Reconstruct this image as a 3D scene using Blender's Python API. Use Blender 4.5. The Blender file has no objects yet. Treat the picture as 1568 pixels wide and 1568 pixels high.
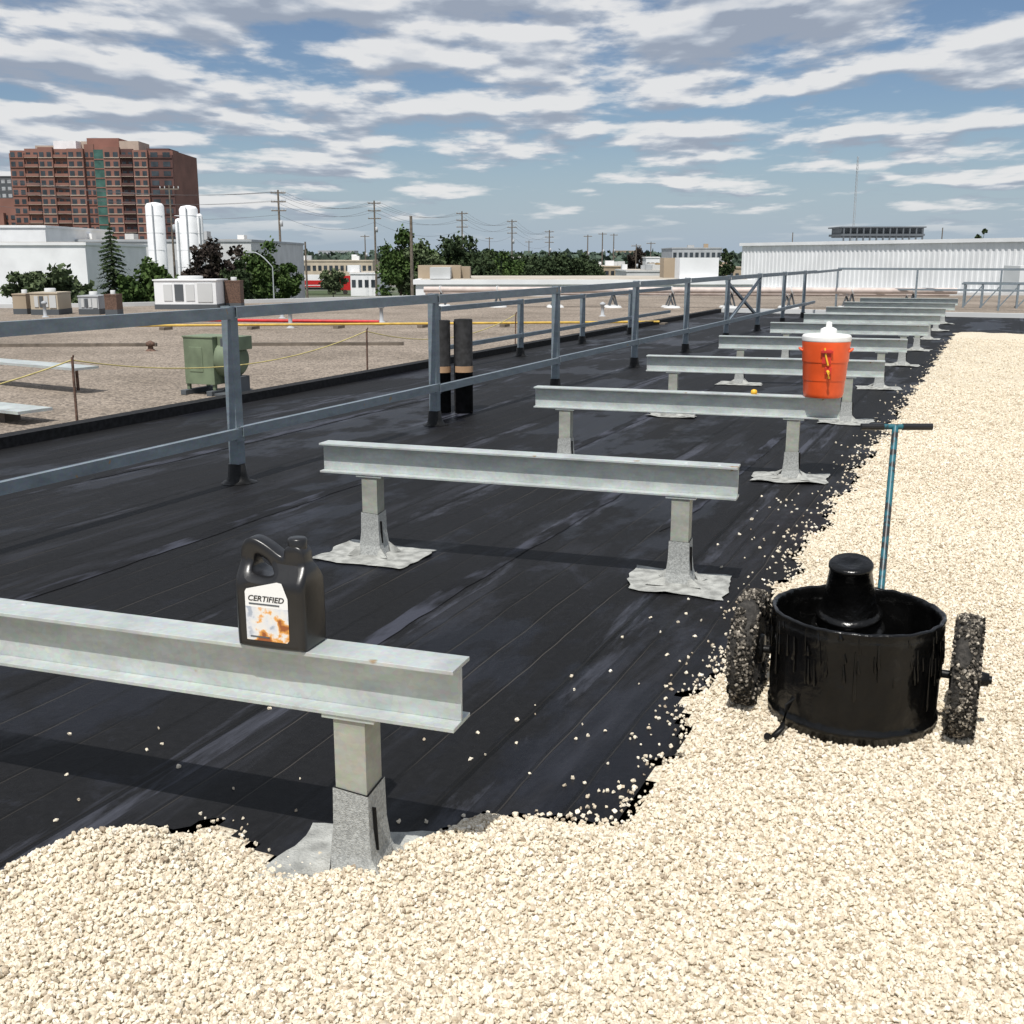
import bpy, math, random
import numpy as np
from mathutils import Vector, Matrix, noise as mnoise
random.seed(7); rng=np.random.default_rng(7)
A=math.radians(23.7); cA,sA=math.cos(A),math.sin(A)
GZ=-6.0
def W(x,y): return (x*cA-y*sA, x*sA+y*cA)      # view-aligned survey grid -> roof grid
def S(b,y): return W(b*0.001*y,y)               # bearing (mrad) and distance
def E(e,y): return 1.6+e*0.001*y                # elevation (mrad) -> height
scene=bpy.context.scene

# ------------------------------------------------------------ materials
def nodes(name):
    m=bpy.data.materials.new(name); m.use_nodes=True
    nt=m.node_tree; b=nt.nodes['Principled BSDF']; return m,nt,b
def mat(name,col,rough=.6,metal=0.,var=.15,scale=8,bump=0.,bscale=None,spec=.5,stretch=None,col2=None,thr=(.35,.65),coat=0):
    m,nt,b=nodes(name); N=nt.nodes; L=nt.links
    tc=N.new('ShaderNodeTexCoord'); mp=N.new('ShaderNodeMapping'); L.new(tc.outputs['Object'],mp.inputs['Vector'])
    if stretch: mp.inputs['Scale'].default_value=stretch
    nz=N.new('ShaderNodeTexNoise'); nz.inputs['Scale'].default_value=scale; nz.inputs['Detail'].default_value=6
    L.new(mp.outputs['Vector'],nz.inputs['Vector'])
    r=N.new('ShaderNodeValToRGB'); L.new(nz.outputs['Fac'],r.inputs['Fac'])
    r.color_ramp.elements[0].position=thr[0]; r.color_ramp.elements[1].position=thr[1]
    c=col; d=col2 if col2 else tuple(min(1,x*(1+var)) for x in c)
    a=tuple(x*(1-var) for x in c) if not col2 else c
    r.color_ramp.elements[0].color=(*a,1); r.color_ramp.elements[1].color=(*d,1)
    L.new(r.outputs['Color'],b.inputs['Base Color'])
    b.inputs['Roughness'].default_value=rough; b.inputs['Metallic'].default_value=metal
    b.inputs['Specular IOR Level'].default_value=spec
    if coat: b.inputs['Coat Weight'].default_value=coat
    if bump:
        n2=N.new('ShaderNodeTexNoise'); n2.inputs['Scale'].default_value=bscale or scale*4; n2.inputs['Detail'].default_value=5
        L.new(mp.outputs['Vector'],n2.inputs['Vector'])
        bp=N.new('ShaderNodeBump'); bp.inputs['Strength'].default_value=bump; bp.inputs['Distance'].default_value=.01
        L.new(n2.outputs['Fac'],bp.inputs['Height']); L.new(bp.outputs['Normal'],b.inputs['Normal'])
    return m
def galv(name,c):
    m,nt,b=nodes(name);N=nt.nodes;L=nt.links
    tc=N.new('ShaderNodeTexCoord')
    v=N.new('ShaderNodeTexVoronoi'); v.inputs['Scale'].default_value=70; L.new(tc.outputs['Object'],v.inputs['Vector'])
    nz=N.new('ShaderNodeTexNoise'); nz.inputs['Scale'].default_value=5; nz.inputs['Detail'].default_value=8; nz.inputs['Roughness'].default_value=.65
    mp=N.new('ShaderNodeMapping'); mp.inputs['Scale'].default_value=(1,1,3); L.new(tc.outputs['Object'],mp.inputs['Vector']); L.new(mp.outputs['Vector'],nz.inputs['Vector'])
    r=N.new('ShaderNodeValToRGB'); e=r.color_ramp.elements
    e[0].position=.3;e[0].color=(*[x*.76 for x in c],1);e[1].position=.68;e[1].color=(*[min(1,x*1.14) for x in c],1)
    L.new(nz.outputs['Fac'],r.inputs['Fac'])
    mx=N.new('ShaderNodeMix');mx.data_type='RGBA';mx.blend_type='MULTIPLY';mx.inputs[0].default_value=.12
    L.new(r.outputs['Color'],mx.inputs[6]);L.new(v.outputs['Color'],mx.inputs[7])
    n3=N.new('ShaderNodeTexNoise');n3.inputs['Scale'].default_value=9;n3.inputs['Detail'].default_value=3;L.new(tc.outputs['Object'],n3.inputs['Vector'])
    r3=N.new('ShaderNodeValToRGB');r3.color_ramp.elements[0].position=.71;r3.color_ramp.elements[1].position=.75
    L.new(n3.outputs['Fac'],r3.inputs['Fac'])
    m2=N.new('ShaderNodeMix');m2.data_type='RGBA';L.new(r3.outputs['Color'],m2.inputs[0]);L.new(mx.outputs[2],m2.inputs[6]);m2.inputs[7].default_value=(.32,.2,.09,1)
    L.new(m2.outputs[2],b.inputs['Base Color'])
    b.inputs['Metallic'].default_value=.25
    rr=N.new('ShaderNodeMapRange');rr.inputs[3].default_value=.4;rr.inputs[4].default_value=.62;L.new(nz.outputs['Fac'],rr.inputs[0]);L.new(rr.outputs[0],b.inputs['Roughness'])
    return m
M_galv=galv('galvanized_steel',(.50,.54,.53)); M_rail=galv('galvanized_rail',(.22,.265,.30)); M_post=galv('galvanized_post',(.40,.41,.36))
M_mineral=mat('mineral_flashing',(.33,.34,.33),.9,var=.25,scale=120,bump=.5,bscale=250)
M_pad=mat('flashing_pad',(.34,.345,.325),.9,var=.3,scale=18,bump=.7,bscale=160)
M_tar=mat('tar_black',(.006,.006,.006),.45,var=.5,scale=15,bump=.5,bscale=25,spec=.25)
M_tarwet=mat('tar_wet',(.003,.003,.003),.25,var=.5,scale=9,bump=.9,bscale=14,spec=.35)
M_blackpl=mat('black_plastic',(.010,.010,.011),.32,var=.3,scale=10,bump=.05)
M_rubber=mat('rubber',(.035,.032,.028),.9,var=.6,scale=40,bump=1,bscale=80)
M_teal=mat('teal_paint',(.015,.11,.14),.4,var=.5,scale=25,col2=(.02,.02,.02),thr=(.48,.58))
M_orange=mat('orange_plastic',(.80,.10,.02),.4,var=.12,scale=6)
M_red=mat('red_plastic',(.50,.03,.02),.4)
M_white=mat('white_plastic',(.78,.78,.76),.4,var=.05)
M_yellow=mat('yellow_plastic',(.75,.42,.03),.4)
M_roll=mat('membrane_roll',(.012,.012,.013),.75,var=.5,scale=20,spec=.25)
M_tan=mat('tan_tape',(.45,.28,.16),.7)
M_greenbox=mat('green_painted_metal',(.15,.19,.12),.6,var=.2,scale=5)
M_rust=mat('rusty_rod',(.12,.07,.05),.8,var=.4,scale=30)
M_wallwhite=mat('white_wall',(.78,.79,.80),.7,var=.06,scale=.5)
M_grey=mat('grey_wall',(.40,.42,.44),.8,var=.1,scale=.5)
M_beige=mat('beige_wall',(.50,.43,.33),.8,var=.1,scale=.5)
M_ltgrey=mat('light_wall',(.56,.57,.57),.8,var=.08,scale=.5)
M_tanb=mat('tan_wall',(.36,.29,.21),.8,var=.1,scale=.5)
M_orangeb=mat('ochre_wall',(.5,.30,.08),.8,var=.1,scale=.5)
M_darkb=mat('dark_wall',(.08,.09,.10),.7,var=.1,scale=.5)
M_roofb=mat('roof_top',(.42,.38,.32),.9,var=.15,scale=.3)
M_glass=mat('window_glass',(.04,.05,.06),.15,var=.4,scale=.3)
M_green_glass=mat('green_glass',(.05,.12,.10),.15,var=.3,scale=.4)
M_brick=mat('brick_red',(.235,.115,.09),.9,var=.15,scale=.15)
M_brick_shade=mat('brick_shaded',(.10,.05,.045),.9,var=.15,scale=.15)  # darker copy of the brick, shade on the block painted into the colour
M_conc=mat('concrete_trim',(.42,.35,.29),.9,var=.1,scale=.3)
M_wood=mat('pole_wood',(.15,.125,.10),.9,var=.3,scale=4)
M_wire=mat('wire',(.12,.12,.13),.6)
M_redp=mat('red_paint',(.50,.02,.02),.4)
M_pipe=mat('pipe_paint',(.55,.47,.43),.6,var=.15,scale=3)
M_rope=mat('yellow_rope',(.55,.46,.18),.7)
M_hose=mat('yellow_line',(.55,.36,.06),.6)
M_bark=mat('bark',(.10,.075,.055),.95,var=.3,scale=3,bump=.4)
def leafm(name,a,b2):
    m=mat(name,a,.85,scale=.9,col2=b2,thr=(.38,.62),spec=.05); return m
M_leaf=leafm('foliage_green',(.035,.062,.020),(.085,.13,.042))
M_leaf2=leafm('foliage_olive',(.06,.08,.042),(.12,.155,.08))
M_leafd=leafm('foliage_dark',(.028,.044,.022),(.062,.086,.042))
M_leafp=leafm('foliage_purple',(.030,.024,.022),(.068,.055,.045))
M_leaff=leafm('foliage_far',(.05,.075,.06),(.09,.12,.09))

# ------------------------------------------------------------ mesh builder
class B:
    def __init__(s,name): s.n=name;s.v=[];s.f=[];s.m=[];s.sm=[];s.mats=[]
    def mi(s,m):
        if m not in s.mats: s.mats.append(m)
        return s.mats.index(m)
    def add(s,vs,fs,m,smooth=False):
        o=len(s.v); s.v+= [tuple(p) for p in vs]; k=s.mi(m)
        for f in fs: s.f.append(tuple(i+o for i in f)); s.m.append(k); s.sm.append(smooth)
    def box(s,c,d,m,rz=0,mtx=None):
        R=Matrix.Rotation(rz,3,'Z') if mtx is None else mtx
        vs=[Vector(c)+R@Vector((x*d[0]/2,y*d[1]/2,z*d[2]/2)) for x in(-1,1) for y in(-1,1) for z in(-1,1)]
        s.add(vs,[(0,1,3,2),(4,6,7,5),(0,4,5,1),(2,3,7,6),(0,2,6,4),(1,5,7,3)],m)
    def bb(s,x0,x1,y0,y1,z0,z1,m): s.box(((x0+x1)/2,(y0+y1)/2,(z0+z1)/2),(x1-x0,y1-y0,z1-z0),m)
    def beam(s,p0,p1,w,h,m):
        p0=Vector(p0);p1=Vector(p1);d=p1-p0;L=d.length;x=d/L
        up=Vector((0,0,1)) if abs(x.z)<.95 else Vector((0,1,0))
        y=up.cross(x).normalized();z=x.cross(y)
        s.box((p0+p1)/2,(L,w,h),m,mtx=Matrix((x,y,z)).transposed())
    def tube(s,pts,r,m,n=10,smooth=True,caps=True):
        pts=[Vector(p) for p in pts]; rs=r if isinstance(r,(list,tuple)) else [r]*len(pts)
        vs=[];fs=[]
        for i,p in enumerate(pts):
            t=(pts[min(i+1,len(pts)-1)]-pts[max(i-1,0)]).normalized()
            up=Vector((0,0,1)) if abs(t.z)<.9 else Vector((0,1,0))
            a=up.cross(t).normalized();b=t.cross(a)
            for k in range(n):
                q=2*math.pi*k/n; vs.append(p+a*math.cos(q)*rs[i]+b*math.sin(q)*rs[i])
        for i in range(len(pts)-1):
            for k in range(n):
                fs.append((i*n+k,i*n+(k+1)%n,(i+1)*n+(k+1)%n,(i+1)*n+k))
        s.add(vs,fs,m,smooth)
        if caps:
            s.add(vs[:n],[tuple(range(n))[::-1]],m); s.add(vs[-n:],[tuple(range(n))],m)
    def lathe(s,c,prof,m,n=48,smooth=True,axis='Z',wob=0,tilt=None):
        vs=[];fs=[];T=tilt
        for j,(r,z) in enumerate(prof):
            for k in range(n):
                q=2*math.pi*k/n; rr=r*(1+wob*math.sin(3*q+j)); x,y=rr*math.cos(q),rr*math.sin(q)
                if T is not None: p=T@Vector((x,y,z)); vs.append((c[0]+p.x,c[1]+p.y,c[2]+p.z))
                elif axis=='Z': vs.append((c[0]+x,c[1]+y,c[2]+z))
                else: vs.append((c[0]+z,c[1]+x,c[2]+y))
        for j in range(len(prof)-1):
            for k in range(n): fs.append((j*n+k,j*n+(k+1)%n,(j+1)*n+(k+1)%n,(j+1)*n+k))
        s.add(vs,fs,m,smooth)
    def done(s,bevel=0,parent=None,loc=None,rz=0):
        me=bpy.data.meshes.new(s.n); me.from_pydata(s.v,[],s.f); 
        for m in s.mats: me.materials.append(m)
        me.polygons.foreach_set('material_index',s.m); me.polygons.foreach_set('use_smooth',s.sm); me.update()
        o=bpy.data.objects.new(s.n,me); scene.collection.objects.link(o)
        if loc: o.location=loc
        o.rotation_euler[2]=rz
        if bevel:
            b=o.modifiers.new('b','BEVEL');b.width=bevel;b.segments=2;b.limit_method='ANGLE'
        if parent: o.parent=parent
        return o

# ------------------------------------------------------------ ground far
def groundmat():
    m,nt,b=nodes('ground_mix');N=nt.nodes;L=nt.links
    tc=N.new('ShaderNodeTexCoord')
    n1=N.new('ShaderNodeTexNoise');n1.inputs['Scale'].default_value=.02;n1.inputs['Detail'].default_value=4
    L.new(tc.outputs['Object'],n1.inputs['Vector'])
    r=N.new('ShaderNodeValToRGB');e=r.color_ramp.elements;e[0].position=.42;e[0].color=(.05,.075,.025,1);e[1].position=.55;e[1].color=(.16,.155,.145,1)
    L.new(n1.outputs['Fac'],r.inputs['Fac']);L.new(r.outputs['Color'],b.inputs['Base Color']);b.inputs['Roughness'].default_value=.95
    return m
g=B('ground'); g.add([(-4000,-4000,GZ),(4000,-4000,GZ),(4000,4000,GZ),(-4000,4000,GZ)],[(0,1,2,3)],groundmat()); g.done()

# ------------------------------------------------------------ roof deck (neighbouring ballast roof) 
def oldgravel():
    m,nt,b=nodes('old_roof_gravel');N=nt.nodes;L=nt.links
    tc=N.new('ShaderNodeTexCoord')
    v=N.new('ShaderNodeTexVoronoi');v.inputs['Scale'].default_value=32;L.new(tc.outputs['Object'],v.inputs['Vector'])
    n1=N.new('ShaderNodeTexNoise');n1.inputs['Scale'].default_value=.35;n1.inputs['Detail'].default_value=10;n1.inputs['Roughness'].default_value=.7
    L.new(tc.outputs['Object'],n1.inputs['Vector'])
    r=N.new('ShaderNodeValToRGB');e=r.color_ramp.elements;e[0].position=.3;e[0].color=(.16,.13,.10,1);e[1].position=.7;e[1].color=(.33,.275,.225,1)
    L.new(n1.outputs['Fac'],r.inputs['Fac'])
    sp=N.new('ShaderNodeSeparateColor');L.new(v.outputs['Color'],sp.inputs[0])
    mr=N.new('ShaderNodeMapRange');mr.inputs[3].default_value=.5;mr.inputs[4].default_value=1.4;L.new(sp.outputs[0],mr.inputs[0])
    mx=N.new('ShaderNodeVectorMath');mx.operation='SCALE';L.new(r.outputs['Color'],mx.inputs[0]);L.new(mr.outputs[0],mx.inputs['Scale'])
    L.new(mx.outputs[0],b.inputs['Base Color']);b.inputs['Roughness'].default_value=.95
    bp=N.new('ShaderNodeBump');bp.inputs['Strength'].default_value=.8;bp.inputs['Distance'].default_value=.02
    L.new(v.outputs['Distance'],bp.inputs['Height']);bp.invert=True;L.new(bp.outputs['Normal'],b.inputs['Normal'])
    return m
M_old=oldgravel()
deck=B('roof_deck')
poly=[W(-60,28),W(-14,38),W(0,49),W(60,52),W(60,-15),W(-60,-15)]
n=len(poly);vs=[(x,y,-.03) for x,y in poly]+[(x,y,GZ) for x,y in poly]
deck.add(vs,[tuple(range(n))[::-1]],M_old)
deck.add(vs,[(i,(i+1)%n,(i+1)%n+n,i+n) for i in range(n)],M_beige)
for i in (0,1,2):
    p,q=poly[i],poly[i+1]; deck.beam((p[0],p[1],.02),(q[0],q[1],.02),.25,.16,M_ltgrey)
deck.done()

# ------------------------------------------------------------ black membrane
def membrane():
    m,nt,b=nodes('roof_membrane');N=nt.nodes;L=nt.links
    tc=N.new('ShaderNodeTexCoord');sep=N.new('ShaderNodeSeparateXYZ');L.new(tc.outputs['Object'],sep.inputs[0])
    def noise(scale,st,det=6,ro=.6,off=0,dist=0):
        mp=N.new('ShaderNodeMapping');mp.inputs['Scale'].default_value=st;mp.inputs['Location'].default_value=(off,off,0);L.new(tc.outputs['Object'],mp.inputs['Vector'])
        nz=N.new('ShaderNodeTexNoise');nz.inputs['Scale'].default_value=scale;nz.inputs['Detail'].default_value=det;nz.inputs['Roughness'].default_value=ro;nz.inputs['Distortion'].default_value=dist
        L.new(mp.outputs['Vector'],nz.inputs['Vector']);return nz.outputs['Fac']
    def ramp(x,p0,p1,c0=(0,0,0,1),c1=(1,1,1,1)):
        r=N.new('ShaderNodeValToRGB');r.color_ramp.elements[0].position=p0;r.color_ramp.elements[1].position=p1
        r.color_ramp.elements[0].color=c0;r.color_ramp.elements[1].color=c1;L.new(x,r.inputs['Fac']);return r.outputs['Color']
    def math_(op,a,b_):
        k=N.new('ShaderNodeMath');k.operation=op
        for i,q in enumerate((a,b_)):
            if isinstance(q,(int,float)): k.inputs[i].default_value=q
            else: L.new(q,k.inputs[i])
        return k.outputs[0]
    def mix(f,a,c):
        mx=N.new('ShaderNodeMix');mx.data_type='RGBA';L.new(f,mx.inputs[0]);L.new(a,mx.inputs[6]);mx.inputs[7].default_value=(*c,1);return mx.outputs[2]
    wob=math_('MULTIPLY',math_('SUBTRACT',noise(.8,(1,1,1),3),.5),.07)
    xs=math_('ADD',sep.outputs['X'],wob)
    def lines(period,width,off=0):
        fr=math_('FRACT',math_('DIVIDE',math_('ADD',xs,100+off),period),0)
        return math_('LESS_THAN',fr,width/period)
    fine=lines(.186,.005); fine2=lines(.186,.02,.012); lap=lines(.93,.022); band=lines(.93,.17,.06)
    wet=ramp(noise(.9,(1,.45,1),7,.6,3),.52,.56)
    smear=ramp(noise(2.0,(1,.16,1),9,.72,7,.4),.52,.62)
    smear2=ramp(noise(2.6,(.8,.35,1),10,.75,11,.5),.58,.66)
    dust=noise(30,(1,1,1),8,.8)
    base=ramp(dust,.3,.75,(.004,.004,.0045,1),(.012,.012,.013,1))
    c=mix(math_('MULTIPLY',wet,.6),base,(.005,.006,.011))
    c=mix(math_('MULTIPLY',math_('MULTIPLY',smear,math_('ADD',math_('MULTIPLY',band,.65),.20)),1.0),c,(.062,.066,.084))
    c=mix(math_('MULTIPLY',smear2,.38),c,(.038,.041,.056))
    c=mix(math_('MULTIPLY',fine2,.55),c,(.002,.002,.002))
    c=mix(math_('MULTIPLY',fine,ramp(noise(1.5,(1,.3,1),5),.42,.60)),c,(.050,.045,.040))
    c=mix(math_('MULTIPLY',lap,.8),c,(.001,.001,.001))
    sc=ramp(noise(4.5,(1,1,1),10,.75),.68,.73)
    c=mix(math_('MULTIPLY',sc,.40),c,(.09,.092,.10))
    L.new(c,b.inputs['Base Color'])
    rg=N.new('ShaderNodeMapRange');L.new(wet,rg.inputs[0]);rg.inputs[3].default_value=.62;rg.inputs[4].default_value=.42;L.new(rg.outputs[0],b.inputs['Roughness'])
    b.inputs['Specular IOR Level'].default_value=.17
    h=math_('ADD',math_('MULTIPLY',fine,.4),math_('MULTIPLY',band,.5)); h=math_('ADD',h,math_('MULTIPLY',dust,.3)); h=math_('ADD',h,math_('MULTIPLY',noise(3,(1,.4,1),5),.8));h=math_('SUBTRACT',h,math_('MULTIPLY',fine2,.5))
    bp=N.new('ShaderNodeBump');bp.inputs['Strength'].default_value=.7;bp.inputs['Distance'].default_value=.008;L.new(h,bp.inputs['Height']);L.new(bp.outputs['Normal'],b.inputs['Normal'])
    return m
M_mem=membrane()
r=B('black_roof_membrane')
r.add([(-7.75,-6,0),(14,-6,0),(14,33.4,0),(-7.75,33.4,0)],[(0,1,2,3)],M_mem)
r.bb(-7.92,-7.75,-6,33.5,-.03,.10,M_roll)
r.bb(-7.95,-7.92,-6,33.5,-.03,.07,M_galv)
r.bb(-7.75,14,33.4,33.6,-.03,.12,M_ltgrey)
r.done()
s=B('membrane_lap_strip')
Mq=mat('dusty_patch',(.008,.008,.009),.6,scale=5,bump=.4,bscale=30,spec=.12,col2=(.045,.048,.063),thr=(.45,.60),stretch=(1.5,.4,1))
rn=random.Random(5)
for (x0,y0,y1,wd) in[(-2.35,3.4,7.4,.09),(-4.2,3.2,8.2,.10),(-1.75,6.2,12,.09),(-6.05,6.0,13,.10),(-3.28,7.5,14,.09)]:
    nn=40;l=[];rr_=[]
    for i in range(nn+1):
        t=i/nn;y=y0+(y1-y0)*t;w=.03*mnoise.noise(Vector((x0,y*1.2,1)));e1_=.016*mnoise.noise(Vector((x0,y*5,4)));e2_=.016*mnoise.noise(Vector((x0,y*5,9)))
        k=min(1,t*12,(1-t)*12)**.5
        l.append((x0+w-wd/2*k+e1_,y,.0035));rr_.append((x0+w+wd/2*k+e2_,y,.0035))
    s.add(l+rr_,[(i,nn+1+i,nn+2+i,i+1) for i in range(nn)],Mq)
s.done()

# ------------------------------------------------------------ new gravel
FX=[-6,-3.2,-2.6,-2.38,-2.30,-2.22,-2.12,-1.95,-1.8,-1.6,-1.45,-1.35,-1.25,-1.05,-.9,-.7]
FY=[.8,1.0,1.3,1.60,1.78,2.02,2.19,2.24,2.18,2.18,2.32,2.48,2.60,2.66,2.70,2.72]
def ed(x,y):
    f=np.interp(x,FX,FY)
    d2=f-y
    d1=np.minimum(x+.88,26.2-y)
    wob=.030*np.sin(y*5.1+1)+.022*np.sin(y*11.3+x*3)+.015*np.sin(y*23+x*17)+.02*np.sin(x*9.3)
    k=.10
    m=np.maximum(d1,d2); dd=np.abs(d1-d2); m=m+np.where(dd<k,(k-dd)**2/(4*k),0)
    return m+wob
def gh(x,y):
    d=ed(x,y); t=np.clip(d/.16,0,1); s=t*t*(3-2*t)
    d2=np.interp(x,FX,FY)-y
    side=np.exp(-((x+2.02)/.22)**2)*.075+np.exp(-((x+1.12)/.22)**2)*.035+.008*np.exp(-((x+1.5)/.5)**2)
    mound=side*np.exp(-((d2-.20)/.17)**2)
    und=.006*np.sin(x*4.1+y*2.3)+.005*np.sin(x*2.2-y*5.7)+.004*np.sin(x*9+y*7)+.003*np.sin(x*17-y*13)
    return np.where(d>-.06,.026*s+mound*s+und*s,-.02)
def graveldirt():
    m,nt,b=nodes('gravel_base');N=nt.nodes;L=nt.links
    tc=N.new('ShaderNodeTexCoord')
    v=N.new('ShaderNodeTexVoronoi');v.inputs['Scale'].default_value=95;L.new(tc.outputs['Object'],v.inputs['Vector'])
    sp=N.new('ShaderNodeSeparateColor');L.new(v.outputs['Color'],sp.inputs[0])
    r=N.new('ShaderNodeValToRGB');e=r.color_ramp.elements;e[0].position=0;e[0].color=(.40,.335,.25,1);e[1].position=1;e[1].color=(.74,.67,.54,1)
    q=r.color_ramp.elements.new(.35);q.color=(.63,.555,.43,1);L.new(sp.outputs[0],r.inputs['Fac'])
    n1=N.new('ShaderNodeTexNoise');n1.inputs['Scale'].default_value=.9;n1.inputs['Detail'].default_value=5;L.new(tc.outputs['Object'],n1.inputs['Vector'])
    mr=N.new('ShaderNodeMapRange');mr.inputs[1].default_value=.3;mr.inputs[2].default_value=.7;mr.inputs[3].default_value=.90;mr.inputs[4].default_value=1.05;L.new(n1.outputs['Fac'],mr.inputs[0])
    mx=N.new('ShaderNodeVectorMath');mx.operation='SCALE';L.new(r.outputs['Color'],mx.inputs[0]);L.new(mr.outputs[0],mx.inputs['Scale'])
    L.new(mx.outputs[0],b.inputs['Base Color']);b.inputs['Roughness'].default_value=.95;b.inputs['Specular IOR Level'].default_value=.1
    bp=N.new('ShaderNodeBump');bp.invert=True;bp.inputs['Strength'].default_value=.6;bp.inputs['Distance'].default_value=.010
    L.new(v.outputs['Distance'],bp.inputs['Height']);L.new(bp.outputs['Normal'],b.inputs['Normal'])
    return m
xs=np.concatenate([np.arange(-6,-3.2,.2),np.arange(-3.2,1.2,.035),np.arange(1.2,13.9,.4)])
ys=np.concatenate([np.arange(-5,.8,.3),np.arange(.8,8,.035),np.arange(8,26.4,.1)])
X,Y=np.meshgrid(xs,ys);Z=gh(X,Y);D=ed(X,Y)
nx,ny=len(xs),len(ys)
idx=np.arange(nx*ny).reshape(ny,nx)
F=np.stack([idx[:-1,:-1],idx[:-1,1:],idx[1:,1:],idx[1:,:-1]],-1).reshape(-1,4)
keep=(D.ravel()[F].max(1)>-.08);F=F[keep]
me=bpy.data.meshes.new('gravel_bed');me.from_pydata(np.stack([X.ravel(),Y.ravel(),Z.ravel()],-1).tolist(),[],F.tolist());me.materials.append(graveldirt())
me.polygons.foreach_set('use_smooth',[True]*len(F))
o=bpy.data.objects.new('gravel_bed',me);scene.collection.objects.link(o)

def scatter():
    P=[]
    def batch(x0,x1,y0,y1,dens):
        nn=int((x1-x0)*(y1-y0)*dens); return rng.uniform(x0,x1,nn),rng.uniform(y0,y1,nn)
    for (x0,x1,y0,y1,dn) in [(-2.9,1.0,1.35,3.2,10500),(-1.5,.9,3.2,5,9500),(-1.4,.9,5,7.5,6500),(-1.3,.8,7.5,11,3400),(-1.2,.9,11,15,1600),(-1.15,.9,15,24,500)]:
        P.append(batch(x0,x1,y0,y1,dn))
    x=np.concatenate([p[0] for p in P]);y=np.concatenate([p[1] for p in P])
    d=ed(x,y)
    cl=.5+.5*np.sin(x*13+2*np.sin(y*7))*np.sin(y*11+x*5)
    front=(y<2.95)&(x<-1.15)
    pr=np.exp((d-.01)/.048)*.65*(.3+cl)+.0015+.006*np.exp(d/.30)
    pr=np.where(front,np.exp((d-.005)/.022)*.5*(.3+cl)+.0012,pr)
    pr=np.where(d>.01,1,pr)
    k=rng.uniform(0,1,len(x))<pr; x,y,d=x[k],y[k],d[k]
    z=np.maximum(gh(x,y),0)+rng.uniform(0,.006,len(x))*np.clip(d/.05+1,0,1)+.0025
    sc=np.clip(rng.normal(1,.28,len(x)),.45,1.8)*np.where(y>9,1.4,np.where(y>6,1.18,1.0))
    return x,y,z,sc
def pebmat(name,stops):
    m,nt,b=nodes(name);N=nt.nodes;L=nt.links
    oi=N.new('ShaderNodeObjectInfo');r=N.new('ShaderNodeValToRGB');e=r.color_ramp.elements
    e[0].position=0;e[0].color=(*stops[0][1],1);e[1].position=1;e[1].color=(*stops[-1][1],1)
    for p,c in stops[1:-1]:
        q=e.new(p);q.color=(*c,1)
    L.new(oi.outputs['Random'],r.inputs['Fac']);L.new(r.outputs['Color'],b.inputs['Base Color']);b.inputs['Roughness'].default_value=.9;b.inputs['Specular IOR Level'].default_value=.15
    return m
M_peb=pebmat('limestone_chip',[(0,(.36,.295,.22)),(.05,(.50,.42,.315)),(.25,(.655,.58,.455)),(.7,(.725,.655,.53)),(.93,(.77,.71,.595)),(1,(.84,.80,.72))])
M_pebt=pebmat('tarred_chip',[(0,(.015,.014,.012)),(.4,(.05,.045,.038)),(.65,(.13,.115,.095)),(.88,(.28,.25,.21)),(1,(.5,.45,.37))])
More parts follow.
